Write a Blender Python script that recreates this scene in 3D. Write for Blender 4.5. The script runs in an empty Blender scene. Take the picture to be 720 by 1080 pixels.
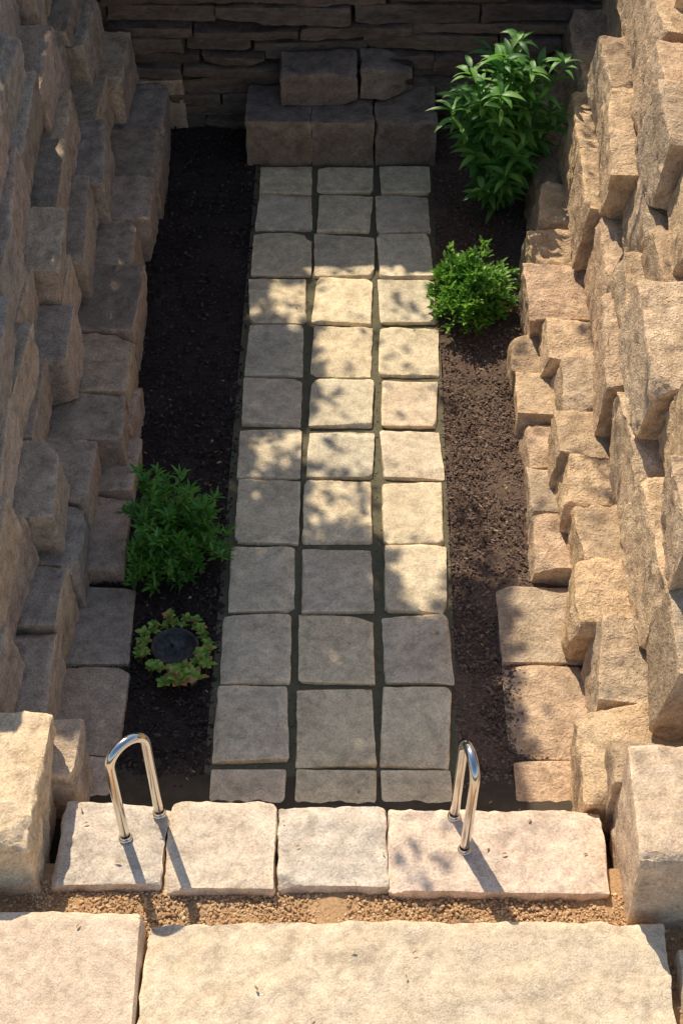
import bpy, math, random
import numpy as np
from mathutils import Vector, Matrix, Euler, noise

scene = bpy.context.scene
R = random.Random(11)
COL = scene.collection

# ------------------------------------------------------------------ helpers
class Acc:
    def __init__(s):
        s.v=[]; s.f=[]; s.m=[]; s.n=0
    def add(s, verts, faces, mat=0):
        o=s.n
        s.v.append(np.asarray(verts,dtype=float)); s.n+=len(verts)
        s.f.extend([tuple(i+o for i in f) for f in faces])
        s.m.extend([mat]*len(faces))
    def obj(s, name, mats, smooth=True, sharp=None, origin=None):
        V=np.vstack(s.v)
        if origin is not None: V=V-np.array(origin)
        me=bpy.data.meshes.new(name)
        me.from_pydata(V.tolist(),[],s.f)
        for m in mats: me.materials.append(m)
        me.polygons.foreach_set('material_index', s.m)
        me.polygons.foreach_set('use_smooth',[smooth]*len(s.f))
        me.update()
        if sharp: me.set_sharp_from_angle(angle=math.radians(sharp))
        ob=bpy.data.objects.new(name,me); COL.objects.link(ob)
        if origin is not None: ob.location=origin
        return ob

def tag(ob,label=None,category=None,group=None,kind=None):
    if label: ob["label"]=label
    if category: ob["category"]=category
    if group: ob["group"]=group
    if kind: ob["kind"]=kind
    return ob

def empty(name,loc):
    e=bpy.data.objects.new(name,None); e.location=loc; e.empty_display_size=.1
    COL.objects.link(e); return e
def parent(ch,pa):
    ch.parent=pa
    ch.location=Vector(ch.location)-Vector(pa.location)

_lat={}
def lattice(nx,ny,nz):
    k=(nx,ny,nz)
    if k in _lat: return _lat[k]
    idx={}; pts=[]
    def vid(i,j,l):
        q=(i,j,l)
        if q not in idx:
            idx[q]=len(pts); pts.append((2*i/nx-1,2*j/ny-1,2*l/nz-1))
        return idx[q]
    F=[]
    for i in range(nx):
        for j in range(ny):
            F.append((vid(i,j,nz),vid(i+1,j,nz),vid(i+1,j+1,nz),vid(i,j+1,nz)))
            F.append((vid(i,j,0),vid(i,j+1,0),vid(i+1,j+1,0),vid(i+1,j,0)))
    for i in range(nx):
        for l in range(nz):
            F.append((vid(i,0,l),vid(i+1,0,l),vid(i+1,0,l+1),vid(i,0,l+1)))
            F.append((vid(i,ny,l),vid(i,ny,l+1),vid(i+1,ny,l+1),vid(i+1,ny,l)))
    for j in range(ny):
        for l in range(nz):
            F.append((vid(0,j,l),vid(0,j,l+1),vid(0,j+1,l+1),vid(0,j+1,l)))
            F.append((vid(nx,j,l),vid(nx,j+1,l),vid(nx,j+1,l+1),vid(nx,j,l+1)))
    _lat[k]=(np.array(pts),F)
    return _lat[k]

def rock(dims, cell=.05, rnd=.03, jit=.03, rough=.02, freq=6.0, chips=4, chipd=.05, facets=0, facd=.03, zj=1.0, nmax=30, layer=0):
    """irregular hewn block centred at the origin"""
    h=np.array(dims)/2
    n=[max(3,min(nmax,int(round(d/cell)))) for d in dims]
    P,F=lattice(*n)
    P=P.copy()
    r=min(rnd,h.min()*.9)
    P=np.sign(P)*(1-(1-np.abs(P))**1.25)
    q=P*h
    inner=np.clip(q,-(h-r),h-r); d=q-inner
    L=np.linalg.norm(d,axis=1); L[L==0]=1
    nrm=d/L[:,None]
    q=inner+nrm*r
    off=[[ [np.array([R.uniform(-jit,jit),R.uniform(-jit,jit),R.uniform(-jit,jit)*zj]) for _ in range(2)] for _ in range(2)] for _ in range(2)]
    w=(P+1)/2
    for a in range(2):
        for b in range(2):
            for c in range(2):
                ww=(w[:,0] if a else 1-w[:,0])*(w[:,1] if b else 1-w[:,1])*(w[:,2] if c else 1-w[:,2])
                q=q+ww[:,None]*off[a][b][c]
    def cut(v,dep):
        nonlocal q
        v=v/np.linalg.norm(v)
        s=(q@v); over=np.clip(s-(s.max()-dep),0,None)
        q=q-over[:,None]*v
    for _ in range(chips):
        v=np.array([R.choice((-1,1))*R.uniform(.25,1) for _ in range(3)])/ (h/h.mean())
        if R.random()<.65: v[R.randrange(3)]*=.12
        cut(v,R.uniform(.25,1)*chipd)
    for _ in range(facets):
        v=np.zeros(3); ax=R.randrange(3); v[ax]=R.choice((-1,1))
        v+=np.array([R.uniform(-.35,.35) for _ in range(3)])
        cut(v,R.uniform(.3,1)*facd)
    if rough>0:
        sd=R.uniform(0,500)
        out=np.empty(len(q))
        for i in range(len(q)):
            p=q[i]
            out[i]=noise.fractal(Vector((p[0]*freq+sd,p[1]*freq,p[2]*freq+sd*.3)),.6,2.2,4)
            if layer:
                k=(p[2]*.9+p[1]*.25)*layer+sd+out[i]*.6
                out[i]+=abs((k%1)-.5)*1.3-.3
        q=q+nrm*(out*rough)[:,None]
    return q,F

def place(q,loc,rot=(0,0,0)):
    M=np.array(Euler(rot).to_matrix())
    return q@M.T+np.array(loc)

def tube(acc,pts,rads,seg=8,mat=0,cap=True):
    pts=[Vector(p) for p in pts]
    V=[];F=[]
    up=Vector((.13,.31,.94)).normalized()
    t0=(pts[1]-pts[0]).normalized()
    a=t0.cross(up)
    if a.length<1e-3: a=t0.cross(Vector((1,0,0)))
    a.normalize()
    for i,p in enumerate(pts):
        t=(pts[min(i+1,len(pts)-1)]-pts[max(i-1,0)]).normalized()
        a=(a-t*a.dot(t)).normalized(); b=t.cross(a)
        for k in range(seg):
            an=2*math.pi*k/seg
            V.append(p+(a*math.cos(an)+b*math.sin(an))*rads[i])
    for i in range(len(pts)-1):
        for k in range(seg):
            F.append((i*seg+k,i*seg+(k+1)%seg,(i+1)*seg+(k+1)%seg,(i+1)*seg+k))
    if cap:
        F.append(tuple(range(seg-1,-1,-1))); F.append(tuple(range((len(pts)-1)*seg,len(pts)*seg)))
    acc.add([tuple(v) for v in V],F,mat)

def leaf(acc,base,d,length,width,droop=.4,fold=.25,segs=4,mat=0,peak=.8):
    base=Vector(base); d=Vector(d).normalized()
    side=d.cross(Vector((0,0,1)))
    if side.length<.05: side=Vector((R.uniform(-1,1),R.uniform(-1,1),0))
    side.normalize()
    side=(side+Vector((R.uniform(-.4,.4),R.uniform(-.4,.4),R.uniform(-.45,.45)))).normalized()
    V=[];F=[]
    p=base.copy(); dd=d.copy()
    for i in range(segs+1):
        t=i/segs
        w=width*.5*math.sin(math.pi*min(1,t**peak*.97+.03))
        up=side.cross(dd).normalized()
        V+= [p-side*w+up*w*fold, p.copy(), p+side*w+up*w*fold]
        p=p+dd*(length/segs)
        dd=(dd+Vector((0,0,-1))*droop/segs).normalized()
    for i in range(segs):
        a=i*3
        F+=[(a,a+1,a+4,a+3),(a+1,a+2,a+5,a+4)]
    acc.add([tuple(v) for v in V],F,mat)

# ------------------------------------------------------------------ materials
def nm(mat):
    mat.use_nodes=True
    nt=mat.node_tree; nt.nodes.clear()
    o=nt.nodes.new('ShaderNodeOutputMaterial'); b=nt.nodes.new('ShaderNodeBsdfPrincipled')
    nt.links.new(b.outputs[0],o.inputs[0])
    return nt,b,o
def N(nt,t,**kw):
    n=nt.nodes.new(t)
    for k,v in kw.items():
        if k in n.inputs: n.inputs[k].default_value=v
        else: setattr(n,k,v)
    return n
def ramp(nt,src,stops):
    r=nt.nodes.new('ShaderNodeValToRGB')
    el=r.color_ramp.elements
    while len(el)<len(stops): el.new(.5)
    for e,(p,c) in zip(el,stops):
        e.position=p; e.color=(*c,1) if len(c)==3 else c
    nt.links.new(src,r.inputs[0]); return r
def mixc(nt,fac,a,b,mode='MIX'):
    m=nt.nodes.new('ShaderNodeMix'); m.data_type='RGBA'; m.blend_type=mode
    if isinstance(fac,(int,float)): m.inputs[0].default_value=fac
    else: nt.links.new(fac,m.inputs[0])
    for s,i in ((a,6),(b,7)):
        if isinstance(s,tuple): m.inputs[i].default_value=(*s,1)
        else: nt.links.new(s,m.inputs[i])
    return m.outputs[2]

def stone_mat(name,dark,mid,light,scale=1.0,bump=.5,stain=.5,strata=(1,1,1),pit=.5,var=.35,objrand=False,bd=.012,staincol=None):
    m=bpy.data.materials.new(name); nt,b,o=nm(m)
    tc=N(nt,'ShaderNodeTexCoord'); geo=N(nt,'ShaderNodeNewGeometry'); oi=N(nt,'ShaderNodeObjectInfo')
    mp=N(nt,'ShaderNodeMapping'); mp.inputs['Scale'].default_value=strata
    add=N(nt,'ShaderNodeVectorMath',operation='ADD')
    rv=N(nt,'ShaderNodeVectorMath',operation='SCALE'); rv.inputs[0].default_value=(17,31,23)
    rnd=oi.outputs['Random'] if objrand else geo.outputs['Random Per Island']
    nt.links.new(rnd,rv.inputs['Scale'])
    nt.links.new(tc.outputs['Object'],add.inputs[0]); nt.links.new(rv.outputs[0],add.inputs[1])
    nt.links.new(add.outputs[0],mp.inputs[0])
    v=mp.outputs[0]
    def ns(s,d=4,r=.6,dist=0):
        n=N(nt,'ShaderNodeTexNoise'); n.inputs['Scale'].default_value=s*scale; n.inputs['Detail'].default_value=d
        n.inputs['Roughness'].default_value=r; n.inputs['Distortion'].default_value=dist
        nt.links.new(v,n.inputs['Vector']); return n.outputs['Fac']
    big=ns(2.6,4,.65,.6); med=ns(11,6,.72,.3); fine=ns(75,3,.75)
    base=ramp(nt,big,[(.3,dark),(.5,mid),(.72,light)]).outputs[0]
    base=mixc(nt,.55,base,ramp(nt,med,[(.28,tuple(c*.55 for c in dark)),(.47,mid),(.72,tuple(min(1,c*1.2) for c in light))]).outputs[0])
    base=mixc(nt,.9,base,ramp(nt,fine,[(.3,(.64,.61,.56)),(.5,(1,1,1)),(.72,(1.3,1.26,1.19))]).outputs[0],'MULTIPLY')
    st=ns(4.7,5,.72,1.0)
    stm=ramp(nt,st,[(.52,(0,0,0)),(.68,(1,1,1))]).outputs[0]
    sm=N(nt,'ShaderNodeMath',operation='MULTIPLY'); sm.inputs[1].default_value=stain
    nt.links.new(stm,sm.inputs[0])
    base=mixc(nt,sm.outputs[0],base,staincol or tuple(c*.55 for c in dark))
    tone=ramp(nt,rnd,[(0,(1-var,1-var*1.05,1-var*1.1)),(.2,(1.0,.96,.9)),(.36,(.88,.9,.92)),(.52,(1.04,.95,.92)),(.66,(1.02,1.0,.97)),(.82,(1+var*.5,1+var*.25,1-var*.2)),(1,(1+var*.5,1+var*.5,1+var*.5))]).outputs[0]
    base=mixc(nt,1.0,base,tone,'MULTIPLY')
    pr=ramp(nt,geo.outputs['Pointiness'],[(.42,(.34,.3,.26)),(.49,(1,1,1)),(.57,(1.34,1.3,1.22))]).outputs[0]  # crevice shade painted into the colour like ambient occlusion; raised edges lightened
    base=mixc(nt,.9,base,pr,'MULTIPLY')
    nt.links.new(base,b.inputs['Base Color'])
    b.inputs['Roughness'].default_value=.88
    b.inputs['Specular IOR Level'].default_value=.25
    vo=N(nt,'ShaderNodeTexVoronoi'); vo.inputs['Scale'].default_value=38*scale; nt.links.new(v,vo.inputs['Vector'])
    pitr=ramp(nt,vo.outputs['Distance'],[(0,(0,0,0)),(.35,(1,1,1))]).outputs[0]
    f2=N(nt,'ShaderNodeMath',operation='MULTIPLY'); nt.links.new(fine,f2.inputs[0]); f2.inputs[1].default_value=.35
    h=N(nt,'ShaderNodeMath',operation='MULTIPLY_ADD'); nt.links.new(med,h.inputs[0]); h.inputs[1].default_value=2.8; nt.links.new(f2.outputs[0],h.inputs[2])
    h2=N(nt,'ShaderNodeMath',operation='MULTIPLY_ADD'); nt.links.new(pitr,h2.inputs[0]); h2.inputs[1].default_value=pit*.35; nt.links.new(h.outputs[0],h2.inputs[2])
    bp=N(nt,'ShaderNodeBump'); bp.inputs['Strength'].default_value=bump; bp.inputs['Distance'].default_value=bd
    nt.links.new(h2.outputs[0],bp.inputs['Height']); nt.links.new(bp.outputs[0],b.inputs['Normal'])
    return m

def grain_mat(name,cols,scale=20,bump=.6,rough=.95,island=False,dist=.012):
    m=bpy.data.materials.new(name); nt,b,o=nm(m)
    tc=N(nt,'ShaderNodeTexCoord')
    n=N(nt,'ShaderNodeTexNoise'); n.inputs['Scale'].default_value=scale; n.inputs['Detail'].default_value=6; n.inputs['Roughness'].default_value=.75
    nt.links.new(tc.outputs['Object'],n.inputs['Vector'])
    k=len(cols); c=ramp(nt,n.outputs['Fac'],[(.3+.4*i/(k-1),cols[i]) for i in range(k)]).outputs[0]
    if island:
        g=N(nt,'ShaderNodeNewGeometry')
        t=ramp(nt,g.outputs['Random Per Island'],[(i/(k-1),cols[i]) for i in range(k)]).outputs[0]
        c=mixc(nt,.75,c,t)
    nt.links.new(c,b.inputs['Base Color']); b.inputs['Roughness'].default_value=rough
    b.inputs['Specular IOR Level'].default_value=.2
    if not island:
        bp=N(nt,'ShaderNodeBump'); bp.inputs['Strength'].default_value=bump; bp.inputs['Distance'].default_value=dist
        nt.links.new(n.outputs['Fac'],bp.inputs['Height']); nt.links.new(bp.outputs[0],b.inputs['Normal'])
    return m

def leaf_mat(name,cols,trans=.35,rough=.45):
    m=bpy.data.materials.new(name); nt,b,o=nm(m)
    g=N(nt,'ShaderNodeNewGeometry')
    k=len(cols)
    c=ramp(nt,g.outputs['Random Per Island'],[(i/(k-1),cols[i]) for i in range(k)]).outputs[0]
    nt.links.new(c,b.inputs['Base Color']); b.inputs['Roughness'].default_value=rough
    b.inputs['Specular IOR Level'].default_value=.4
    if trans>0:
        t=N(nt,'ShaderNodeBsdfTranslucent'); tcx=mixc(nt,1.0,c,(1.25,1.5,.6),'MULTIPLY'); nt.links.new(tcx,t.inputs[0])
        ms=N(nt,'ShaderNodeMixShader'); ms.inputs[0].default_value=trans
        nt.links.new(b.outputs[0],ms.inputs[1]); nt.links.new(t.outputs[0],ms.inputs[2]); nt.links.new(ms.outputs[0],o.inputs[0])
    return m

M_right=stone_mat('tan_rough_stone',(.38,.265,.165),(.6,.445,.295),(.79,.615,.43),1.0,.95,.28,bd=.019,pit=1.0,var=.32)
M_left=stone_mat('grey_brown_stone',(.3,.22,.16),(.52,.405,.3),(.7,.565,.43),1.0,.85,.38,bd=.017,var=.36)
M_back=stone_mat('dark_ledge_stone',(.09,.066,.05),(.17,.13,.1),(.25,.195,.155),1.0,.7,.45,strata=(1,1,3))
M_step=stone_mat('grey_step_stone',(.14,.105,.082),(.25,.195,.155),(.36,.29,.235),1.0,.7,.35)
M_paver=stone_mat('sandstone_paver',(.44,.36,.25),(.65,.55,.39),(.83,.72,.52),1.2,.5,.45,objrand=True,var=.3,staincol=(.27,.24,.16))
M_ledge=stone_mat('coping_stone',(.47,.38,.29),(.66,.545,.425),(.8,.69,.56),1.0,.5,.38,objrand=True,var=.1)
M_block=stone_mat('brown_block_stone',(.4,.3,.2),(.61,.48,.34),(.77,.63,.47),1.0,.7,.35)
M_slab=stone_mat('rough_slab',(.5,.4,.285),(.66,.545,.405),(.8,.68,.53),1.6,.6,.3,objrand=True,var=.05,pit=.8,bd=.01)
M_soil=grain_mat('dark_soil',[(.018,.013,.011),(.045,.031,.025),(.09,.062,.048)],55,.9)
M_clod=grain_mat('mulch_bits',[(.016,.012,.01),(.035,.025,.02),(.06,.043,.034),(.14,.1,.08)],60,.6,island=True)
M_soil_lit=grain_mat('sunlit_brown_soil',[(.06,.038,.026),(.14,.09,.062),(.24,.165,.12)],55,.9)  # brighter copy of the soil: sunlight on the right bed put into its colour
M_clod_lit=grain_mat('sunlit_brown_mulch_bits',[(.055,.035,.026),(.13,.083,.06),(.2,.138,.1),(.3,.21,.155)],60,.6,island=True)  # mulch bits brightened the same way, sunlit look carried by the colour
M_joint=grain_mat('mossy_joint',[(.09,.075,.045),(.15,.13,.08),(.13,.14,.065)],30,.7)
M_gritj=grain_mat('joint_grit_stuff',[(.09,.08,.045),(.16,.14,.085),(.27,.225,.155)],60,.8,island=True)
M_gravel=grain_mat('ochre_grit',[(.34,.19,.09),(.5,.31,.16),(.62,.42,.23)],60,.8)
M_pebble=grain_mat('ochre_pebbles',[(.3,.17,.08),(.52,.31,.15),(.62,.41,.22),(.7,.54,.34)],60,.4,island=True)
M_ground=grain_mat('ground_earth',[(.05,.04,.025),(.08,.06,.04),(.12,.09,.06)],3,.6)
M_bark=grain_mat('bark',[(.04,.03,.02),(.09,.07,.05),(.14,.11,.08)],14,.9)
M_stem=grain_mat('green_stem',[(.05,.09,.02),(.08,.13,.03)],20,.2)
M_lily=leaf_mat('bright_lance_leaf',[(.05,.15,.03),(.09,.24,.045),(.15,.34,.07),(.25,.44,.12)])
M_shrub=leaf_mat('fresh_small_leaf',[(.06,.15,.02),(.11,.26,.03),(.18,.36,.04),(.28,.46,.07)])
M_fern=leaf_mat('deep_green_leaf',[(.05,.15,.025),(.09,.24,.035),(.14,.32,.05),(.2,.38,.07)])
M_succ=leaf_mat('yellow_green_leaf',[(.1,.24,.03),(.2,.36,.05),(.42,.52,.1),(.3,.45,.08),(.55,.2,.1)],.2)
M_tree=leaf_mat('tree_leaf',[(.03,.07,.015),(.06,.12,.02)],0)
M_dry=leaf_mat('dry_leaf',[(.3,.2,.08),(.45,.33,.16),(.2,.12,.05)],0,.8)
M_bowl=grain_mat('dark_glazed_stone',[(.03,.03,.029),(.07,.066,.06),(.16,.15,.13)],22,.6,.3)
mc=bpy.data.materials.new('polished_steel'); nt,b,o=nm(mc)
b.inputs['Base Color'].default_value=(.7,.66,.6,1); b.inputs['Metallic'].default_value=1
n=N(nt,'ShaderNodeTexNoise'); n.inputs['Scale'].default_value=40; rr=ramp(nt,n.outputs[0],[(.3,(.08,.08,.08)),(.8,(.26,.26,.26))]); nt.links.new(rr.outputs[0],b.inputs['Roughness'])
M_steel=mc

# ------------------------------------------------------------------ ground
xs=[-500,-120,-40,-14,-6,-4.2,-3.55,-3.3,-1,1,3.2,3.45,4.2,6,14,40,120,500]
ys=[-500,-120,-40,-12,-4,0,2,3.9,4.15,6,9,12.1,12.5,13,16,24,50,140,500]
def gz(x,y):
    side=(x<-3.5 or x>3.4)
    if y>12.3: return 2.6
    if side and y>5: return 2.6
    if y<4.2: return .18
    return -.12
A=Acc(); V=[(x,y,gz(x,y)) for y in ys for x in xs]; nx=len(xs)
F=[(j*nx+i,j*nx+i+1,(j+1)*nx+i+1,(j+1)*nx+i) for j in range(len(ys)-1) for i in range(nx-1)]
A.add(V,F); g=A.obj('ground',[M_ground],smooth=False); tag(g,kind='structure')

def sheet(name,x0,x1,y0,y1,z,amp,mat,step=.035,fr=3.0):
    nx=int((x1-x0)/step)+1; ny=int((y1-y0)/step)+1
    V=[]
    for j in range(ny):
        for i in range(nx):
            x=x0+(x1-x0)*i/(nx-1); y=y0+(y1-y0)*j/(ny-1)
            V.append((x,y,z+amp*noise.fractal(Vector((x*fr,y*fr,z*7+3)),.6,2.2,5)))
    F=[(j*nx+i,j*nx+i+1,(j+1)*nx+i+1,(j+1)*nx+i) for j in range(ny-1) for i in range(nx-1)]
    A=Acc(); A.add(V,F); ob=A.obj(name,[mat]); tag(ob,kind='structure'); return ob
sheet('path',-.92,.5,4.7,11.3,.003,.003,M_joint,.03,5)
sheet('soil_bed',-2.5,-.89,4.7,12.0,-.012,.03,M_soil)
sheet('soil_bed',.475,2.2,4.7,12.0,-.012,.03,M_soil_lit)
sheet('gravel_bed',-3.3,3.2,3.0,4.5,.28,.02,M_gravel,.04)

t=(1+5**.5)/2
icoV=np.array([(-1,t,0),(1,t,0),(-1,-t,0),(1,-t,0),(0,-1,t),(0,1,t),(0,-1,-t),(0,1,-t),(t,0,-1),(t,0,1),(-t,0,-1),(-t,0,1)])/1.9
icoF=[(0,11,5),(0,5,1),(0,1,7),(0,7,10),(0,10,11),(1,5,9),(5,11,4),(11,10,2),(10,7,6),(7,1,8),(3,9,4),(3,4,2),(3,2,6),(3,6,8),(3,8,9),(4,9,5),(2,4,11),(6,2,10),(8,6,7),(9,8,1)]
def bits(name,regions,mat,smin,smax,z,flat=.7,elong=1.5,pw=2.2):
    A=Acc()
    for (x0,x1,y0,y1,cnt) in regions:
        for _ in range(cnt):
            s=smin+(smax-smin)*R.random()**pw
            q=icoV*np.array([s*R.uniform(.6,elong),s*R.uniform(.5,1),s*R.uniform(.4,1)*flat])
            q=q*(1+np.array([[R.uniform(-.25,.25)] for _ in range(12)]))
            x=R.uniform(x0,x1); y=R.uniform(y0,y1)
            q=place(q,(x,y,z+R.uniform(-.3,.6)*s),(R.uniform(-.6,.6),R.uniform(-.6,.6),R.uniform(0,6.28)))
            A.add(q,icoF)
    ob=A.obj(name,[mat],smooth=False); tag(ob,kind='stuff'); return ob
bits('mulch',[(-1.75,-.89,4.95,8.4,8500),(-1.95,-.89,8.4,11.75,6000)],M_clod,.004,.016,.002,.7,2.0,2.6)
bits('mulch',[(.49,1.0,4.95,8.6,8500),(.49,1.6,8.6,11.75,7000)],M_clod_lit,.004,.014,.002,.7,1.8,2.4)
bits('joint_grit',[(-.9,.48,4.9,11.2,6000)],M_gritj,.003,.008,.005)
bits('gravel',[(-1.7,1.3,4.08,4.36,6500),(1.35,2.4,3.2,4.2,2200),(-2.4,-1.6,4.08,4.4,700)],M_pebble,.004,.013,.288,.8,1.3,1.6)

# ------------------------------------------------------------------ pavers
rows=[11.16,10.76,10.26,9.70,9.15,8.57,8.06,7.56,6.97,6.415,5.87,5.29,4.80]
cols=[(-.882,-.455),(-.421,.026),(.061,.476)]
for ri in range(len(rows)-1):
    for ci,(x0,x1) in enumerate(cols):
        last=(ri==len(rows)-2)
        dy=R.uniform(-.03,.03)
        if ri==0 or last: dy*=.3
        y1=rows[ri]-.018+dy*(.5); y0=rows[ri+1]+.018+R.uniform(-.01,.012)
        if last: y0=4.835
        cx=(x0+x1)/2+R.uniform(-.012,.012); w=(x1-x0)+R.uniform(-.032,.008); l=y1-y0
        q,F=rock((w,l,.09),cell=.02,rnd=.01,jit=.006 if last else .017,rough=.003 if last else .0055,freq=9,chips=1 if last else 6,chipd=.012 if last else .024,zj=.1)
        tl=0 if last else .006
        q=place(q,(0,0,0),(R.uniform(-tl,tl),R.uniform(-tl,tl),R.uniform(-.03,.03)*(0.3 if last else 1)))
        A=Acc(); A.add(q,F); ob=A.obj('paving_stone',[M_paver],sharp=50)
        ob.location=(cx,(y0+y1)/2,-.012+R.uniform(-.002,.006))
        tag(ob,"square weathered sandstone paver set in dark mossy joints","paving stone","paving stones of the garden path")

def block(name,x0,x1,y0,y1,z0,z1,mat,label,cat,group=None,cell=.04,rnd=.02,jit=.02,rough=.015,chips=4,chipd=.05,rot=(0,0,0),freq=6,**kw):
    q,F=rock((x1-x0,y1-y0,z1-z0),cell=cell,rnd=rnd,jit=jit,rough=rough,chips=chips,chipd=chipd,freq=freq,zj=.6,**kw)
    q=place(q,(0,0,0),rot)
    A=Acc(); A.add(q,F); ob=A.obj(name,[mat],sharp=35)
    ob.location=((x0+x1)/2,(y0+y1)/2,(z0+z1)/2)
    return tag(ob,label,cat,group)

for (x0,x1,y0,y1) in [(.77,1.24,6.045,6.66),(.775,1.26,5.37,6.03),(.80,1.34,4.84,5.355)]:
    block('edging_slab',x0,x1,y0,y1,-.12,.03,M_right,"flat tan edging slab between mulch and rough stone wall","stone slab","edging slabs beside the tan wall",cell=.028,rnd=.008,jit=.012,rough=.007,chips=5,chipd=.035,rot=(0,0,R.uniform(-.015,.015)))
for (x0,x1,y0,y1) in [(-1.85,-1.42,6.0,6.6),(-1.85,-1.40,5.36,5.98),(-1.85,-1.42,4.84,5.34)]:
    block('edging_slab',x0,x1,y0,y1,-.12,.03,M_left,"flat grey-brown edging slab beside dark mulch bed","stone slab","edging slabs beside the grey wall",cell=.028,rnd=.008,jit=.012,rough=.007,chips=5,chipd=.035,rot=(0,0,R.uniform(-.015,.015)))

# coping ledge
lx=[-1.60,-1.045,-.476,.085,1.2]
for i in range(4):
    lab="pale sandstone coping block on the low wall above the path" if i<3 else "long pale sandstone coping slab ending beside the tan corner block"
    block('coping_stone',lx[i]+.003,lx[i+1]-.003,4.335+R.uniform(-.015,.01),4.83-(.02 if i==3 else 0),.0,.35+R.uniform(-.008,.008),M_ledge,
      lab,"coping stone","coping stones of the low wall",cell=.026,rnd=.014,jit=.012,rough=.012,chips=8,chipd=.034,nmax=42,freq=8)
block('stone_slab',-2.75,-1.10,2.6,4.14,.1,.43,M_slab,"large rough sunlit sandstone slab with worn edge beside gravel","stone slab",cell=.05,rnd=.02,jit=.02,rough=.01,chips=5,nmax=40)
block('stone_slab',-1.08,1.42,2.6,4.12,.1,.42,M_slab,"very long rough sunlit sandstone slab bordering the ochre gravel","stone slab",cell=.045,rnd=.02,jit=.02,rough=.018,chips=9,chipd=.07,nmax=56,freq=7)
block('stone_slab',1.475,3.1,2.6,4.0,.1,.4,M_slab,"rough sunlit sandstone slab with a gravel gap beside it","stone slab",cell=.06,rnd=.02,jit=.015,rough=.012,chips=3)

# rear bench
for x0,x1 in [(-1.0,-.47),(-.465,.03),(.035,.52)]:
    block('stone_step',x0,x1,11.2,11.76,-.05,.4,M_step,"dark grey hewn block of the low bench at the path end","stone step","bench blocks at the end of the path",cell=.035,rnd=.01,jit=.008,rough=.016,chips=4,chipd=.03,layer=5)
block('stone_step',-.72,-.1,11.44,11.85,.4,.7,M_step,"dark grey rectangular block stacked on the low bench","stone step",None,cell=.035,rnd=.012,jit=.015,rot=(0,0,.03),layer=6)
q,F=rock((.42,.34,.3),cell=.035,rnd=.012,jit=.01,rough=.015,chips=3,chipd=.04)
s=np.clip((q[:,0]+.02)/.2,0,1)
q[:,1]+=s*.1*np.where(q[:,1]<0,1.6,0); q[:,2]-=np.where(q[:,2]>0,s*.1,0)
A=Acc(); A.add(q,F); ob=A.obj('stone_step',[M_step],sharp=35); ob.location=(.13,11.66,.545)
tag(ob,"dark grey wedge-shaped block beside the rectangular one on the bench","stone step")

# ------------------------------------------------------------------ walls
def box(acc,x0,x1,y0,y1,z0,z1,mat):
    V=[(x,y,z) for x in (x0,x1) for y in (y0,y1) for z in (z0,z1)]
    acc.add(V,[(0,1,3,2),(4,6,7,5),(0,4,5,1),(2,3,7,6),(0,2,6,4),(1,5,7,3)],mat)

def side_wall(sign,facefn,y0,y1,courses,mat,lab,opts):
    A=Acc(); z=-.05
    for c,hc in enumerate(courses):
        y=y0+R.uniform(-.2,.1)+z*.8 if c else y0
        ys0=y
        o=dict(opts)
        if c==0: o.update(opts['first'])
        while y<y1:
            L=R.uniform(*o['len'])
            vis=(z<2.0)
            rr=R.random()
            if rr<o['split']: cut=R.uniform(.4,.6); parts=[(z,hc*cut),(z+hc*cut,hc*(1-cut))]
            else: parts=[(z,hc)]
            for (zz,h1) in parts:
                hh=h1*R.uniform(.95,1.08)
                dep=o['dep']*R.uniform(.85,1.1)
                pro=R.uniform(*o['pro'])
                if R.random()<.15: pro+=.07
                q,F=rock((dep,L*R.uniform(.93,.985),hh),cell=.029 if vis else .12,rnd=o['rnd'],jit=o['jit'],rough=o['rough'],
                         freq=o['freq'],chips=o['chips'],chipd=o['chipd'],facets=o['facets'],facd=o['facd'],layer=o.get('layer',0))
                fy=facefn(y+L/2,zz+(h1/2 if c else 0))
                cx=sign*(fy+dep/2-pro)
                tl=o['tilt']
                q=place(q,(cx,y+L/2,zz+h1/2+R.uniform(-.02,.02)),
                        (R.uniform(-1,1)*tl+o.get('pitch',0),R.uniform(-1,1)*tl*.6+sign*o.get('back',0),R.uniform(-1,1)*tl))
                A.add(q,F,0)
            y+=L
        for k in range(8):
            ya=ys0+.15+(y1+.3-ys0-.15)*k/8; yb=ys0+.15+(y1+.3-ys0-.15)*(k+1)/8
            f=facefn((ya+yb)/2,z+hc)
            xa,xb=sign*(f+.22),sign*(f+1.0)
            box(A,min(xa,xb),max(xa,xb),ya,yb,z,z+hc*.9,1)
        z+=hc
    ob=A.obj('retaining_wall',[mat,M_soil],sharp=26)
    return tag(ob,lab,'wall')

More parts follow.
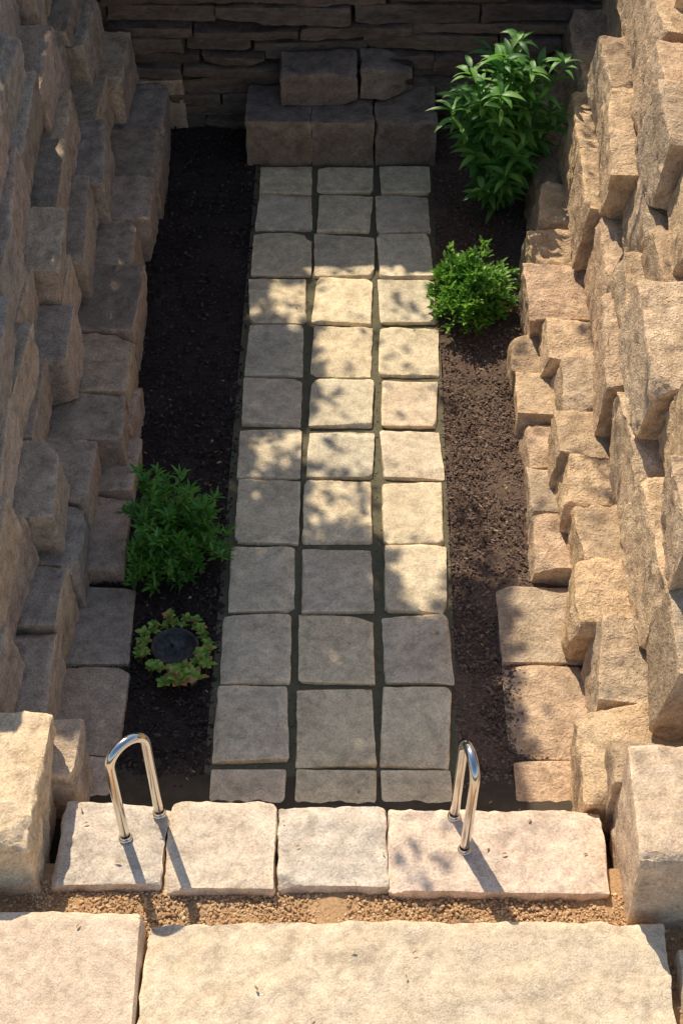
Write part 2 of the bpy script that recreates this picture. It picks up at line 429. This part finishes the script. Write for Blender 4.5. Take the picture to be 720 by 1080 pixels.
side_wall(1,lambda y,z:1.2+.33*z+.05*max(0,y-9),4.85,12.1,[.5,.56,.5,.56,.46],M_right,"rough tan dry-stone retaining wall of big hewn blocks, sunlit",
   dict(len=(.52,.95),dep=.75,pro=(-.08,.09),rnd=.007,jit=.034,rough=.017,freq=12,chips=6,chipd=.075,facets=4,facd=.045,tilt=.09,back=.1,pitch=.1,split=.16,layer=0,
        first=dict(back=.06,len=(.4,.68),split=.06)))
def lface(y,z):
    if z<.4: return 1.64 if y>7.35 else 1.74
    return (1.94 if y>7.35 else 1.85)+.31*(z-.45)+.03*max(0,y-9)
side_wall(-1,lface,4.9,12.1,[.46,.42,.4,.42,.4,.42],M_left,"grey-brown dry-stone retaining wall of stepped slabs above a ledge",
   dict(len=(.5,.86),dep=.75,pro=(-.1,.1),rnd=.006,jit=.022,rough=.011,freq=11,chips=4,chipd=.055,facets=2,facd=.025,tilt=.07,back=.02,pitch=.14,split=.08,layer=0,
        first=dict(back=0,pitch=.02,len=(.44,.72),tilt=.04,split=0,pro=(-.05,.05))))
# rear wall
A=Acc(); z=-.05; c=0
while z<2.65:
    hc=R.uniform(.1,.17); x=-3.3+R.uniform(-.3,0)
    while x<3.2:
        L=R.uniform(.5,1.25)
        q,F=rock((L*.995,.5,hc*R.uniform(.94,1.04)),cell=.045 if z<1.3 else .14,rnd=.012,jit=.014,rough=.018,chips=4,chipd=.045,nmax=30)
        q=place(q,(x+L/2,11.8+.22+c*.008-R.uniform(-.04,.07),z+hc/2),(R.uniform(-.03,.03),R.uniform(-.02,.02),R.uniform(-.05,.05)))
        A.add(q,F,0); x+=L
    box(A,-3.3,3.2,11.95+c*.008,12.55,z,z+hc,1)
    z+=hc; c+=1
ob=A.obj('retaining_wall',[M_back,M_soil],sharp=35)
tag(ob,"dark retaining wall of long thin ledge stones behind the step","wall")

ylist=[(8.82,8.42,.97),(8.41,7.98,.98),(7.97,7.6,1.0),(7.59,7.15,1.01),(7.14,6.69,1.0)]
for (a,bb,x) in ylist:
    block('edging_stone',x,x+.36,bb,a,-.08,.17+R.uniform(-.03,.06),M_right,"small rough tan stone at the foot of the wall","stone","edging stones at the foot of the tan wall",cell=.028,rnd=.01,jit=.02,rough=.015,chips=5,chipd=.06,facets=3,facd=.02,rot=(R.uniform(-.05,.05),R.uniform(-.05,.05),R.uniform(-.06,.06)))
for (a,bb,x) in [(8.3,7.85,-1.54),(7.84,7.3,-1.5),(7.29,6.66,-1.52)]:
    block('edging_stone',x-.36,x,bb,a,-.08,.16+R.uniform(-.03,.06),M_left,"small grey-brown stone at the foot of the wall","stone","edging stones at the foot of the grey wall",cell=.03,rnd=.01,jit=.02,rough=.01,chips=5,chipd=.05,rot=(R.uniform(-.05,.05),R.uniform(-.05,.05),R.uniform(-.06,.06)))
block('corner_block',1.25,2.15,4.18,4.82,.1,.88,M_block,"big squared tan corner block at the end of the wall","stone block",cell=.03,rnd=.01,jit=.02,rough=.014,chips=4,chipd=.06,facets=2,facd=.02,freq=10)
block('corner_block',1.22,1.6,4.8,5.12,-.05,.62,M_right,"tan stone wedged beside the corner block","stone block",cell=.035,rnd=.015,jit=.03,rough=.018,chips=6,chipd=.07,facets=3)
block('corner_block',-2.5,-1.66,4.33,5.12,.1,.74,M_block,"big smooth sunlit corner block at the end of the grey wall","stone block",cell=.03,rnd=.02,jit=.03,rough=.018,chips=5,chipd=.07,freq=8)
block('corner_block',-1.85,-1.54,4.9,5.25,-.05,.48,M_left,"small stone wedged beside the smooth corner block","stone block",cell=.035,rnd=.02,jit=.03,rough=.015,chips=4,chipd=.06)

# ------------------------------------------------------------------ handrails
def handrail(fa,fb,h,label,lean=0):
    fa=Vector(fa); fb=Vector(fb); root=empty('handrail',((fa+fb)/2))
    tag(root,label,'handrail',"steel handrails on the coping")
    hd=(fb-fa); span=hd.length; hd.normalize()
    r=span/2
    pts=[]
    for i in range(9): pts.append(fa+Vector((0,0,(h-r)*i/8)))
    for i in range(1,16):
        a=math.pi*i/16
        pts.append(fa+hd*(r-r*math.cos(a))+Vector((0,0,h-r+r*math.sin(a))))
    for i in range(9): pts.append(fb+Vector((0,0,(h-r)*(1-i/8))))
    for p in pts: p.x+=lean*(p.z-fa.z)
    A=Acc(); tube(A,pts,[.0255]*len(pts),20)
    t=A.obj('tube',[M_steel],origin=tuple((fa+fb)/2)); parent(t,root)
    for f in (fa,fb):
        A=Acc(); prof=[(.0,.0),(.036,0),(.037,.006),(.035,.012),(.030,.016),(.029,.024),(.027,.027)]
        V=[];F=[];S=24
        for (rr,zz) in prof[1:]:
            for k in range(S):
                an=2*math.pi*k/S; V.append((f.x+rr*math.cos(an),f.y+rr*math.sin(an),f.z+zz))
        for i in range(len(prof)-2):
            for k in range(S): F.append((i*S+k,i*S+(k+1)%S,(i+1)*S+(k+1)%S,(i+1)*S+k))
        F.append(tuple(range(S-1,-1,-1)))
        A.add(V,F); o=A.obj('base_flange',[M_steel],sharp=40,origin=tuple(f)); parent(o,root)
handrail((-1.255,4.61,.350),(-1.095,4.76,.350),.72,"bent polished steel grab rail fixed to the pale coping",-.03)
handrail((.475,4.56,.350),(.43,4.76,.350),.69,"bent polished steel grab rail standing on the coping edge",.03)

# ------------------------------------------------------------------ plants
def plant(name,label,loc,mats,build):
    root=empty(name,loc); tag(root,label,'plant')
    S=Acc(); Lf=Acc(); build(S,Lf,Vector(loc))
    s=S.obj('stem',[mats[0]],origin=loc); parent(s,root)
    l=Lf.obj('foliage',[mats[1]],origin=loc); parent(l,root)
    return root
def arc(base,ang,reach,h,n=8):
    pts=[]
    for i in range(n+1):
        t=i/n
        rr=reach*(t**1.3); pts.append(base+Vector((math.cos(ang)*rr,math.sin(ang)*rr,h*(t-.18*t*t)/.82)))
    return pts
def lily(S,Lf,b):
    for k in range(54):
        ang=R.uniform(0,6.28); reach=R.uniform(.05,.44); h=R.uniform(.45,1.6)*(1-.35*reach)
        p0=b+Vector((R.uniform(-.02,.02),R.uniform(-.02,.02),0))
        pts=arc(p0,ang,reach,h)
        tube(S,pts,[.008-.0007*i for i in range(len(pts))],5)
        for i in range(2,len(pts)):
            nl=R.randint(3,5) if i<len(pts)-1 else 8
            a0=R.uniform(0,6.28)
            for j in range(nl):
                a=a0+6.28*j/nl+R.uniform(-.3,.3)
                leaf(Lf,pts[i]+Vector((0,0,R.uniform(-.05,.05))),(math.cos(a),math.sin(a),R.uniform(.15,.8)),R.uniform(.13,.22),R.uniform(.038,.06),R.uniform(.7,1.5),.3,5,peak=.75)
plant('leafy_plant',"tall bright green plant with long lance-shaped leaves by the wall",(1.0,10.6,-.01),(M_stem,M_lily),lily)
def shrub(rad,h,n,ll,lw,cl=6,dr=.5,low=.05,var=(.6,1.12)):
    def f(S,Lf,b):
        for k in range(n):
            ang=R.uniform(0,6.28); th=math.acos(R.uniform(low,1))
            rr=R.uniform(*var)*(1+.18*math.sin(ang*3+1))
            tip=Vector((math.cos(ang)*math.sin(th)*rad*rr,math.sin(ang)*math.sin(th)*rad*rr,h*math.cos(th)*rr+.04))
            pts=[b+tip*t+Vector((0,0,h*.25*math.sin(math.pi*t))) for t in (0,.3,.5,.68,.84,1)]
            tube(S,pts,[.006,.005,.004,.003,.0025,.002],4)
            for i in (2,3,4,5):
                nl=cl if i==5 else cl-3
                a0=R.uniform(0,6.28)
                for j in range(nl):
                    a=a0+6.28*j/nl
                    d=Vector((math.cos(a),math.sin(a),R.uniform(.1,.9)))+tip.normalized()*.6
                    leaf(Lf,pts[i]+Vector((R.uniform(-.02,.02),R.uniform(-.02,.02),R.uniform(-.02,.02))),d,R.uniform(*ll),R.uniform(*lw),dr,.25,3)
    return f
plant('shrub',"compact bright green shrub with small leaves in the mulch",(.72,9.33,-.01),(M_stem,M_shrub),shrub(.3,.44,180,(.04,.075),(.02,.032),7))
plant('shrub',"feathery deep green shrub growing in the shaded mulch bed",(-1.23,6.82,-.01),(M_stem,M_fern),shrub(.275,.56,140,(.05,.09),(.015,.026),9,.7,.05,(.5,1.2)))
def ring(S,Lf,b):
    spots=[]
    for k in range(36):
        a=2*math.pi*k/36+R.uniform(-.14,.14); r0=R.uniform(.165,.22); spots.append((math.cos(a)*r0,math.sin(a)*r0,R.uniform(.65,1.15)))
    spots+= [(.05,-.26,1.9),(.13,-.22,1.6),(-.04,-.26,1.3),(.2,-.14,1.2),(.03,-.21,1.5)]
    for (dx,dy,sc) in spots:
        c=b+Vector((dx,dy,R.uniform(.07,.12)))
        tube(S,[b-Vector((0,0,.04)),b+Vector((dx*.96,dy*.96,-.02)),c],[.006,.005,.004],4)
        m=R.randint(10,14)
        for j in range(m):
            an=6.28*j/m*2.4
            leaf(Lf,c,(math.cos(an),math.sin(an),.2+.9*j/m),R.uniform(.04,.06)*(1-.4*j/m)*sc,R.uniform(.024,.034)*sc,.3,.35,3,peak=1.2)
plant('succulent_ring',"tight ring of yellow-green and reddish rosettes around the dark bowl",(-1.15,6.1,-.01),(M_stem,M_succ),ring)
prof=[(.0,.02),(.09,.02),(.115,.03),(.128,.05),(.140,.085),(.140,.097),(.134,.101),(.125,.097),(.116,.07),(.1,.045),(.07,.035),(.04,.033),(.0001,.033)]
S=48;V=[];F=[]
for i,(rr,zz) in enumerate(prof[1:]):
    for k in range(S):
        a=2*math.pi*k/S; w=1+.02*math.sin(3*a+1)+.01*math.sin(8*a)
        V.append((rr*w*math.cos(a),rr*w*math.sin(a),zz+.004*math.sin(5*a)))
for i in range(len(prof)-2):
    for k in range(S): F.append((i*S+k,i*S+(k+1)%S,(i+1)*S+(k+1)%S,(i+1)*S+k))
F.append(tuple(range(S-1,-1,-1)))
A=Acc(); A.add(V,F); ob=A.obj('planter_bowl',[M_bowl]); ob.location=(-1.15,6.11,-.02)
tag(ob,"round dark glossy stone bowl ringed by small rosettes","bowl")

A=Acc()
for _ in range(90):
    reg=R.choice([(-1.6,1.1,4.36,4.8,.36),(-.85,.45,5,9.5,.035),(-1.6,-.9,5,9,.04),(.5,.9,5,9,.04),(-1.5,1.4,3.5,4.1,.44)])
    if reg[4]==.44 and R.random()<.6: continue
    leaf(A,(R.uniform(reg[0],reg[1]),R.uniform(reg[2],reg[3]),reg[4]),(R.uniform(-1,1),R.uniform(-1,1),.05),R.uniform(.02,.04),R.uniform(.008,.016),.1,.3,3)
ob=A.obj('fallen_leaves',[M_dry]); tag(ob,kind='stuff')

# ------------------------------------------------------------------ overhanging tree (casts the dappled shade)
EL=49
SD=Vector((-.4,.9165,0))*math.cos(math.radians(EL))+Vector((0,0,math.sin(math.radians(EL))))
def dens(u,v):
    n=noise.noise(Vector((u*2.6,v*2.6,1.7)))*.5+.5
    n2=noise.noise(Vector((u*4.5,v*4.5,8.7)))*.5+.5
    n3=noise.noise(Vector((u*6.5,v*6.5,3.1)))*.5+.5
    if v<4.85: return 0 if not (.28<u<.55 and 4.0<v<4.5) else (.8 if n2<.6 else .1)
    if u<-1.6: return 1.3 if n<.44 else .03
    if u<-.45:
        if 9.1<v<9.7 and u>-.88: return 1 if n3<.46 else .02
        if 7.55<v<8.1 and u>-.88: return 1 if n3<.46 else .03
        return 1.6
    if u<.04:
        if v<6.95: return 1.6
        if v<7.6: return 1.2 if n3<.5 else .03
        return 1.1 if n3<.36 else .01
    if u<.5:
        if v<6.1: return 1.6
        if v<6.9: return 1.6 if (v-6.1)<(.5-u)*1.2 else .01
        return .9 if n3<(.36 if v>8.5 else .28) else .01
    if u<.76 and v<6.6: return 1.5
    return .8 if n<.36 else .01
root=empty('tree',(-5.6,14.2,2.6)); tag(root,"leafy tree on the bank overhanging the sunken garden",'tree')
T=Acc(); C=Acc()
cl=[]
for _ in range(7600):
    u=R.uniform(-3.4,2.6); v=R.uniform(4.0,10.0)
    dn=dens(u,v)
    if R.random()>min(1,dn): continue
    z=R.uniform(4.3,5.5)
    p=Vector((u,v,0))+SD*(z/SD.z)
    if dn>1.25: cl.append(p)
    for j in range(4 if dn>1.25 else 2):
        sp=.12 if dn>1.25 else .05
        o=p+Vector((R.uniform(-sp,sp),R.uniform(-sp,sp),R.uniform(-.1,.1)))
        L=R.uniform(.15,.22) if dn>1.25 else R.uniform(.07,.11)
        d=Vector((R.uniform(-1,1),R.uniform(-1,1),R.uniform(-.2,.1))).normalized()
        leaf(C,o-d*L*.5,d,L,L*.62,.2,.1,2)
b0=Vector((-5.6,14.2,2.6))
tube(T,[b0,b0+Vector((.1,-.1,1)),b0+Vector((.35,-.35,2.1))],[.28,.22,.19],12)
fork=b0+Vector((.35,-.35,2.0))
cl.sort(key=lambda p:p.x)
cl=cl[:int(len(cl)*.7)]
for k in range(16):
    tgt=cl[R.randrange(len(cl))]
    mid=(fork+tgt)/2+Vector((R.uniform(-.2,.2),R.uniform(-.2,.2),.4))
    tube(T,[fork,(fork+mid)/2+Vector((0,0,.15)),mid,(mid+tgt)/2+Vector((0,0,.1)),tgt],[.08,.055,.035,.022,.008],6)
    for _ in range(2):
        t2=tgt+Vector((R.uniform(-.4,.4),R.uniform(-.4,.4),R.uniform(-.3,.3)))
        tube(T,[mid,(mid+t2)/2+Vector((0,0,.1)),t2],[.018,.01,.004],5)
t=T.obj('trunk',[M_bark],origin=tuple(b0)); parent(t,root)
c=C.obj('crown',[M_tree],origin=tuple(b0)); parent(c,root)

# ------------------------------------------------------------------ light
w=bpy.data.worlds.new("World"); scene.world=w; w.use_nodes=True
nt=w.node_tree; bg=nt.nodes.get('Background') or nt.nodes.new('ShaderNodeBackground')
sky=nt.nodes.new('ShaderNodeTexSky'); sky.sky_type='NISHITA'; sky.sun_disc=False
sky.sun_elevation=math.radians(EL); sky.sun_rotation=math.atan2(SD.x,SD.y)
nt.links.new(sky.outputs[0],bg.inputs[0]); bg.inputs[1].default_value=.15
sl=bpy.data.lights.new('sun','SUN'); sl.energy=5; sl.angle=math.radians(.55); sl.color=(1,.9,.74)
so=bpy.data.objects.new('sun',sl); COL.objects.link(so)
so.rotation_euler=SD.to_track_quat('Z','Y').to_euler()

cam=bpy.data.cameras.new('camera'); co=bpy.data.objects.new('camera',cam); COL.objects.link(co)
co.location=(-.094,0,7.5); co.rotation_euler=(math.radians(90-45.8),0,math.radians(.7))
cam.sensor_fit='VERTICAL'; cam.sensor_height=36; cam.lens=1719/1080*36; cam.clip_end=2000
scene.camera=co
scene.view_settings.view_transform='Standard'; scene.view_settings.look='None'; scene.view_settings.exposure=0
